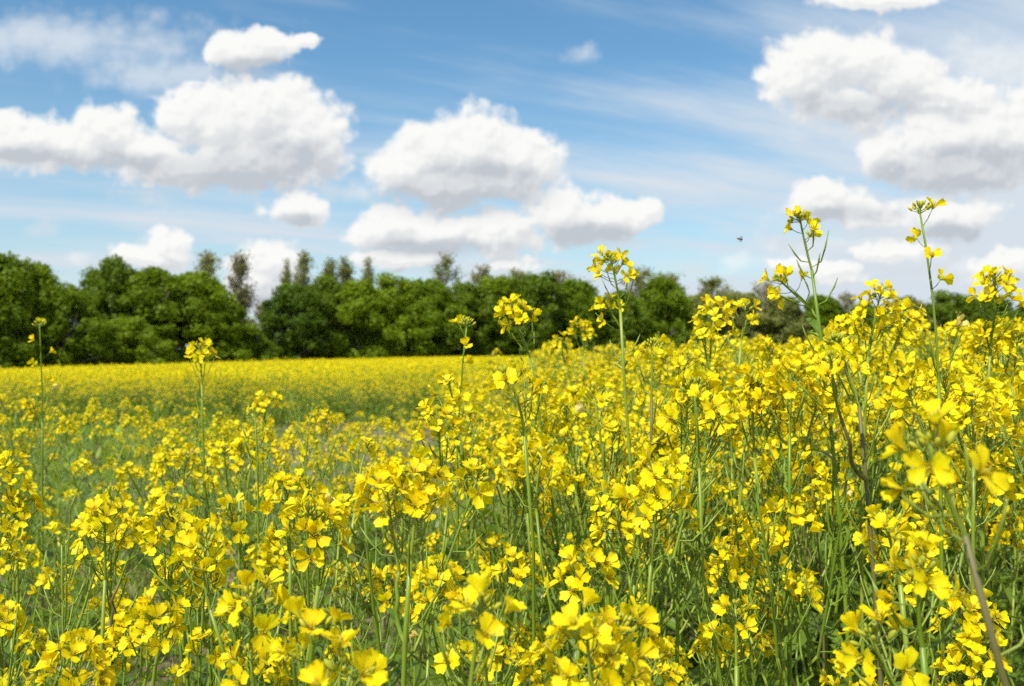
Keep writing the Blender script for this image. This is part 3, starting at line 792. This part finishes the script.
BACK = [
 (206, 249, 18, 'slim', OLIVE, 1.2, 'leafy slim tree left of the gap, taller of the first pair'),
 (240, 252, 18, 'slim', BROWN, 1.1, 'bare-looking slim tree standing right beside the gap'),
 (262, 300, 16, 'airy', BROWN, 1.0, 'leafless scrubby tree filling the bottom of the gap'),
 (286, 262, 20, 'slim', OLIVE, .6, 'thin wispy tree first to the right of the gap'),
 (303, 249, 18, 'slim', OLIVE, .9, 'tall narrow tree second to the right of the gap'),
 (330, 258, 22, 'slim', OLIVE, 1.0, 'left one of the twin slim tufts above the row'),
 (345, 258, 22, 'slim', OLIVE, 1.0, 'right one of the twin slim tufts above the row'),
 (368, 260, 22, 'slim', OLIVE, .7, 'small lone tuft-topped tree above the central row'),
 (445, 250, 16, 'airy', OLIVE, .75, 'pointed olive tree rising above the central row'),
 (482, 262, 18, 'airy', BROWN, .9, 'brown twiggy tree right of the pointed olive tree'),
 (520, 266, 18, 'airy', OLIVE, 1.0, 'thin-crowned olive tree peeping over the rounded dark tree'),
 (560, 268, 20, 'airy', BROWN, 1.0, 'brown twiggy tree left of the big bright curved head'),
 (640, 264, 14, 'airy', OLIVE, 1.25, 'pale open-crowned tree behind the bright round green tree'),
 (668, 270, 14, 'airy', OLIVE, 1.2, 'pale open-crowned tree sloping right of its twin'),
 (712, 274, 14, 'airy', OLIVE, 1.3, 'rounded olive tree above the brownish ones'),
 (765, 280, 14, 'airy', BROWN, 1.3, 'brown open-crowned tree left of the bud-tipped stem'),
 (845, 290, 12, 'airy', BROWN, 1.3, 'brown open-crowned tree above the bushy three-headed plant'),
]
for i, (px, top, back, kind, mi, w, lab) in enumerate(BACK):
    tree(px, top, back, kind, mi, w, lab, 'sparse_tree', i % 4, GB)

# hedge bushes at the foot of the trees close the view under their crowns
for i, px in enumerate(range(-110, 1130, 46)):
    d = tree_dist(px) - .5; x = (px - CX) / FPX * d; tm, cm = shape('bushy', (i * 3) % 7, MID if i % 3 else DARK)
    root = bpy.data.objects.new('bush', None); COL.objects.link(root); H = 2.6 + .6 * math.sin(i * 2.7); root.location = (x, d + 3.4, terrain(x, d) - .3); root.scale = (H * 2.0, H * 1.3, H)
    root['label'] = 'dark rounded bush in the shade at the foot of the treeline'; root['category'] = 'bush'; root['group'] = 'bushes under the treeline'
    for nm, me in (('trunk', tm), ('crown', cm)):
        o = bpy.data.objects.new(nm, me); COL.objects.link(o); o.parent = root

# ------------------------------------------------------------------ the insect in flight
def insect():
    mB, nt, N, L = mat('insect_brown'); o_ = N.new('ShaderNodeOutputMaterial'); b = N.new('ShaderNodeBsdfPrincipled'); b.inputs['Base Color'].default_value = (.10, .055, .025, 1); b.inputs['Roughness'].default_value = .5; L.new(b.outputs[0], o_.inputs[0])
    mW, nt, N, L = mat('insect_wing'); o_ = N.new('ShaderNodeOutputMaterial'); b = N.new('ShaderNodeBsdfPrincipled'); b.inputs['Base Color'].default_value = (.5, .42, .34, 1); b.inputs['Roughness'].default_value = .2; b.inputs['Alpha'].default_value = .6; L.new(b.outputs[0], o_.inputs[0])
    p = P3(741, 239, 1.7); root = bpy.data.objects.new('insect', None); COL.objects.link(root); root.location = p; root.rotation_euler = (0, R(12), 0)
    root['label'] = 'small brown insect flying in the sky left of the bud-tipped stem'; root['category'] = 'insect'
    mb = MB()
    for x, rx, rz in ((-.0035, .0016, .0035), (.0005, .0017, .0018), (.0028, .0012, .0012)): ellipsoid(mb, Matrix.Translation((x, 0, 0)) @ Matrix.Rotation(R(90), 4, 'Y'), rx, rz, 0, 8, 5)
    for s in (-1, 1):
        for k in (-.001, .0005, .002): tube(mb, [(k, .001 * s, -.001), (k, .003 * s, -.002), (k, .0035 * s, -.0045)], .0002, 0, 4)
    o = bpy.data.objects.new('body', mb.mesh('body', [mB])); COL.objects.link(o); o.parent = root
    for s in (-1, 1):
        w = MB(); w.add([(.001, .001 * s, .0012), (.002, .006 * s, .003), (-.001, .0085 * s, .004), (-.003, .006 * s, .003), (-.002, .002 * s, .0015)], [(0, 1, 2, 3, 4)], 0)
        o = bpy.data.objects.new('wing', w.mesh('wing', [mW])); COL.objects.link(o); o.parent = root
insect()

# ------------------------------------------------------------------ light
SUN_EL, SUN_AZ = R(52), R(215)      # azimuth clockwise from +Y: behind the viewer, to the left
sd = Vector((math.sin(SUN_AZ) * math.cos(SUN_EL), math.cos(SUN_AZ) * math.cos(SUN_EL), math.sin(SUN_EL)))
sl = bpy.data.lights.new('sun', 'SUN'); sl.energy = 4.9; sl.angle = R(.55); sl.color = (1, .955, .88)
so = bpy.data.objects.new('sun', sl); COL.objects.link(so); so.rotation_euler = sd.to_track_quat('Z', 'Y').to_euler()

# ------------------------------------------------------------------ sky with clouds
# cumulus clouds: (bearing and height as read off the horizon, in the same units as above, half width, half height)
BL = [(235, 51, 32, 22), (268, 47, 30, 19), (300, 48, 20, 10),
 (-30, 135, 55, 30), (18, 134, 45, 24), (60, 146, 55, 26), (104, 130, 36, 30), (140, 152, 50, 24), (185, 112, 36, 32), (222, 118, 46, 42), (265, 108, 46, 38), (302, 132, 44, 44), (250, 160, 85, 30), (180, 166, 65, 22), (322, 158, 26, 28),
 (298, 207, 36, 16), (168, 246, 28, 20), (145, 256, 34, 12), (272, 262, 40, 20), (250, 290, 36, 22),
 (400, 168, 36, 28), (438, 150, 38, 36), (480, 144, 44, 36), (522, 160, 40, 28), (465, 182, 92, 27),
 (392, 228, 40, 24), (440, 234, 52, 24), (500, 236, 42, 24), (566, 214, 44, 32), (606, 216, 38, 24), (640, 214, 18, 16), (400, 262, 46, 12), (510, 264, 26, 9),
 (798, 76, 38, 40), (832, 60, 46, 36), (872, 58, 40, 30), (905, 76, 48, 34), (948, 94, 52, 26), (852, 108, 46, 24),
 (885, 152, 36, 26), (935, 140, 50, 34), (992, 142, 56, 44), (960, 170, 74, 22), (1050, 130, 60, 50),
 (826, 200, 42, 18), (868, 212, 38, 14), (948, 216, 48, 24), (890, 250, 50, 12), (838, 272, 34, 14), (1002, 262, 40, 16), (790, 262, 20, 8),
 (880, -2, 58, 12)]
FAINT = [(580, 52, 24, 15), (45, 229, 28, 11), (75, 258, 18, 11), (150, 196, 40, 15), (620, 243, 42, 10), (735, 258, 40, 12), (690, 266, 50, 14), (790, 262, 44, 14), (40, 36, 230, 34), (180, 76, 130, 26), (345, 190, 50, 14), (860, 235, 140, 34), (900, 110, 150, 56), (1000, 60, 90, 40), (240, 74, 60, 20), (940, 270, 110, 24), (500, 268, 120, 16)]
BASE_SHADE = [(255, 66, 34, 8), (235, 172, 84, 18), (290, 158, 50, 16), (130, 162, 70, 10), (30, 154, 50, 8), (455, 196, 84, 18), (480, 176, 50, 14), (440, 246, 66, 9), (585, 234, 56, 12), (298, 217, 26, 6), (860, 108, 60, 12), (945, 176, 80, 18), (985, 156, 50, 14), (850, 214, 50, 8), (950, 232, 46, 9), (270, 300, 50, 12), (420, 272, 50, 6)]
def world():
    w = bpy.data.worlds.new('World'); sc.world = w; w.use_nodes = True
    nt = w.node_tree; N, L = nt.nodes, nt.links; N.clear()
    def math_(op, a, b=None, c=None, clamp=False, T=nt):
        n = T.nodes.new('ShaderNodeMath'); n.operation = op; n.use_clamp = clamp
        for i, v in enumerate((a, b, c)):
            if v is None: continue
            if isinstance(v, (int, float)): n.inputs[i].default_value = v
            else: T.links.new(v, n.inputs[i])
        return n.outputs[0]
    def vec(op, a, b=None, c=None, T=nt):
        n = T.nodes.new('ShaderNodeVectorMath'); n.operation = op
        for i, v in enumerate((a, b, c)):
            if v is None: continue
            if isinstance(v, tuple): n.inputs[i].default_value = v
            else: T.links.new(v, n.inputs[i])
        return n.outputs[1] if op in ('LENGTH', 'DOT_PRODUCT') else n.outputs[0]
    def smooth(x, a, b, T=nt):
        n = T.nodes.new('ShaderNodeMapRange'); n.interpolation_type = 'SMOOTHSTEP'; n.inputs[1].default_value = a; n.inputs[2].default_value = b
        T.links.new(x, n.inputs[0]); return n.outputs[0]
    def noise(v, s, det, rough, T=nt, col=False):
        n = T.nodes.new('ShaderNodeTexNoise'); n.inputs['Scale'].default_value = s; n.inputs['Detail'].default_value = det; n.inputs['Roughness'].default_value = rough
        T.links.new(v, n.inputs['Vector']); return n.outputs['Color'] if col else n.outputs['Fac']
    # --- cloud field over the tangent plane of the +Y direction
    g = bpy.data.node_groups.new('cumulus field', 'ShaderNodeTree')
    g.interface.new_socket('Vector', in_out='INPUT', socket_type='NodeSocketVector')
    g.interface.new_socket('Field', in_out='OUTPUT', socket_type='NodeSocketFloat')
    g.interface.new_socket('Bulk', in_out='OUTPUT', socket_type='NodeSocketFloat')
    g.interface.new_socket('Billow', in_out='OUTPUT', socket_type='NodeSocketFloat')
    gi = g.nodes.new('NodeGroupInput'); go = g.nodes.new('NodeGroupOutput'); p = gi.outputs[0]
    # billowing edges: the plane is bent by noise of two sizes
    w1 = vec('MULTIPLY_ADD', vec('SUBTRACT', noise(p, 16, 2, .5, g, True), (.5, .5, .5), T=g), (.050, .030, 0), p, T=g)
    w1 = vec('MULTIPLY_ADD', vec('SUBTRACT', noise(p, 55, 3, .6, g, True), (.5, .5, .5), T=g), (.022, .018, 0), w1, T=g)
    acc = None
    for (bx, by, rx, ry) in BL:
        cx, cy = (bx - CX) / FPX, (HZ - by) / FPX; ax, ay = FPX / (rx * 1.12), FPX / (ry * 1.12)
        l = vec('LENGTH', vec('MULTIPLY_ADD', w1, (ax, ay, 0), (-cx * ax, -cy * ay, 0), T=g), T=g)
        acc = l if acc is None else math_('SMOOTH_MIN', acc, l, .35, T=g)
    f = math_('SUBTRACT', 1.0, acc, T=g)
    det = math_('SUBTRACT', noise(p, 38, 7, .66, g), .5, T=g)
    wv = vec('MULTIPLY_ADD', vec('SUBTRACT', noise(p, 60, 2, .5, g, True), (.5, .5, .5), T=g), (.012, .012, 0), p, T=g)
    puffs = None
    for sc_, am in ((24, .34), (58, .26)):      # rounded heads of the cumulus
        vo = g.nodes.new('ShaderNodeTexVoronoi'); vo.voronoi_dimensions = '2D'; vo.feature = 'SMOOTH_F1'; vo.inputs['Scale'].default_value = sc_; vo.inputs['Smoothness'].default_value = .35
        g.links.new(wv, vo.inputs['Vector'])
        q = math_('MULTIPLY', math_('SUBTRACT', .45, vo.outputs['Distance'], T=g), am, T=g)
        puffs = q if puffs is None else math_('ADD', puffs, q, T=g)
    det = math_('MULTIPLY_ADD', det, .72, puffs, T=g)
    g.links.new(math_('ADD', det, f, T=g), go.inputs[0]); g.links.new(det, go.inputs[2]); g.links.new(f, go.inputs[1])
    tc = N.new('ShaderNodeTexCoord'); D = tc.outputs['Generated']
    sp = N.new('ShaderNodeSeparateXYZ'); L.new(D, sp.inputs[0]); X, Y, Z = sp.outputs
    yy = math_('MAXIMUM', Y, .05)
    cb = N.new('ShaderNodeCombineXYZ'); L.new(math_('DIVIDE', X, yy), cb.inputs[0]); L.new(math_('DIVIDE', Z, yy), cb.inputs[1]); p = cb.outputs[0]
    def field(v):
        n = N.new('ShaderNodeGroup'); n.node_tree = g; L.new(v, n.inputs[0]); return n.outputs
    f0, b0, d0 = field(p); f1, b1, d1 = field(vec('ADD', p, (-.006, .020, 0))); f2, b2, d2 = field(vec('ADD', p, (-.003, .006, 0)))
    alpha = smooth(f0, -.06, .36)
    # self-shadow painted into the cloud colour: darker where cloud thickens towards the sun
    thick = smooth(b1, .10, .95)
    under = smooth(math_('SUBTRACT', b1, b0), -.20, .55)
    small = smooth(math_('SUBTRACT', f2, f0), -.16, .20)
    # shaded undersides of the bigger clouds, painted into their colour as grey ellipses
    bw = vec('MULTIPLY_ADD', vec('SUBTRACT', noise(p, 24, 4, .6, nt, True), (.5, .5, .5)), (.050, .022, 0), p)
    acc = None
    for (bx, by, rx, ry) in BASE_SHADE:
        cx, cy = (bx - CX) / FPX, (HZ - by) / FPX; ax, ay = FPX / (rx * 1.25), FPX / (ry * 1.35)
        l = vec('LENGTH', vec('MULTIPLY_ADD', bw, (ax, ay, 0), (-cx * ax, -cy * ay, 0)))
        acc = l if acc is None else math_('SMOOTH_MIN', acc, l, .4)
    base = smooth(math_('SUBTRACT', 1.0, acc), -.25, .75)
    shade = math_('MULTIPLY_ADD', small, .30, math_('MULTIPLY_ADD', under, .22, math_('MULTIPLY_ADD', thick, .14, math_('MULTIPLY', base, .58))), clamp=True)
    # faint scraps of thin cloud
    acc = None
    for (bx, by, rx, ry) in FAINT:
        cx, cy = (bx - CX) / FPX, (HZ - by) / FPX; ax, ay = FPX / rx, FPX / ry
        l = vec('LENGTH', vec('MULTIPLY_ADD', bw, (ax, ay, 0), (-cx * ax, -cy * ay, 0)))
        acc = l if acc is None else math_('MINIMUM', acc, l)
    fa = smooth(math_('MULTIPLY_ADD', d0, 1.3, math_('SUBTRACT', 1.0, acc)), -.05, 1.0)
    alpha = math_('MAXIMUM', alpha, math_('MULTIPLY', fa, .46))
    cc = N.new('ShaderNodeMix'); cc.data_type = 'RGBA'; cc.inputs['A'].default_value = (1.0, 1.0, .99, 1); cc.inputs['B'].default_value = (.56, .60, .66, 1); L.new(shade, cc.inputs['Factor'])
    # --- clear sky
    sky = N.new('ShaderNodeTexSky'); sky.sky_type = 'NISHITA'; sky.sun_disc = False; sky.sun_elevation = SUN_EL; sky.sun_rotation = SUN_AZ
    sky.air_density = 1.0; sky.dust_density = .6; sky.ozone_density = 1.6
    hsv = N.new('ShaderNodeHueSaturation'); hsv.inputs['Saturation'].default_value = 1.10; hsv.inputs['Value'].default_value = 1.22; L.new(vec('MULTIPLY', sky.outputs[0], (.80, .985, 1.0)), hsv.inputs['Color'])
    # --- thin high cloud, drawn out in streaks
    zz = math_('MAXIMUM', math_('ADD', Z, .12), .04)
    c2 = N.new('ShaderNodeCombineXYZ'); L.new(math_('DIVIDE', X, zz), c2.inputs[0]); L.new(math_('DIVIDE', Y, zz), c2.inputs[1])
    rot = N.new('ShaderNodeVectorRotate'); rot.inputs['Angle'].default_value = R(-25); L.new(c2.outputs[0], rot.inputs['Vector'])
    cv = vec('MULTIPLY', rot.outputs[0], (.45, 1.5, 1))
    ci = noise(cv, 1.3, 7, .58)
    side = smooth(X, -.05, .42)           # the veil is thickest towards the right
    low = smooth(Z, .26, .02)
    veil = math_('MULTIPLY_ADD', side, .19, math_('MULTIPLY_ADD', low, .06, ci))
    veil = math_('MULTIPLY', smooth(veil, .44, .80), .85)
    v2 = math_('MULTIPLY_ADD', smooth(Z, .32, -.03), .55, veil, clamp=True)
    SK = 0.094
    bgs = N.new('ShaderNodeMix'); bgs.data_type = 'RGBA'; L.new(v2, bgs.inputs['Factor']); L.new(hsv.outputs[0], bgs.inputs['A']); bgs.inputs['B'].default_value = (5.8, 6.5, 7.2, 1)
    # cumulus elsewhere in the sky
    gen = smooth(noise(vec('MULTIPLY', c2.outputs[0], (1, 1, 0)), .9, 6, .55), .56, .66)
    bga = N.new('ShaderNodeMix'); bga.data_type = 'RGBA'; L.new(math_('MULTIPLY', gen, .8), bga.inputs['Factor']); L.new(bgs.outputs['Result'], bga.inputs['A']); bga.inputs['B'].default_value = (7.6, 7.7, 7.9, 1)
    back = N.new('ShaderNodeBackground'); back.inputs['Strength'].default_value = SK; L.new(bga.outputs['Result'], back.inputs['Color'])
    csc = vec('MULTIPLY', cc.outputs['Result'], (8.35, 8.35, 8.25))
    bgb = N.new('ShaderNodeMix'); bgb.data_type = 'RGBA'; L.new(alpha, bgb.inputs['Factor']); L.new(bgs.outputs['Result'], bgb.inputs['A']); L.new(csc, bgb.inputs['B'])
    front = N.new('ShaderNodeBackground'); front.inputs['Strength'].default_value = SK; L.new(bgb.outputs['Result'], front.inputs['Color'])
    inside = math_('MULTIPLY', math_('GREATER_THAN', Y, .80), math_('GREATER_THAN', Z, 0.0))
    ms = N.new('ShaderNodeMixShader'); L.new(inside, ms.inputs[0]); L.new(back.outputs[0], ms.inputs[1]); L.new(front.outputs[0], ms.inputs[2])
    out = N.new('ShaderNodeOutputWorld'); L.new(ms.outputs[0], out.inputs['Surface'])
    w.cycles.sampling_method = 'MANUAL'; w.cycles.sample_map_resolution = 512
world()

# ------------------------------------------------------------------ render settings
sc.view_settings.view_transform = 'Standard'; sc.view_settings.look = 'None'; sc.view_settings.exposure = 0.30; sc.view_settings.gamma = 1
sc.render.engine = 'CYCLES'
cy = sc.cycles
cy.max_bounces = 6; cy.diffuse_bounces = 3; cy.glossy_bounces = 2; cy.transmission_bounces = 4; cy.transparent_max_bounces = 8
cy.caustics_reflective = False; cy.caustics_refractive = False
cy.use_adaptive_sampling = True; cy.adaptive_threshold = 0.02
cy.use_denoising = False
sc.render.film_transparent = False
sc.cycles.filter_width = 1.5
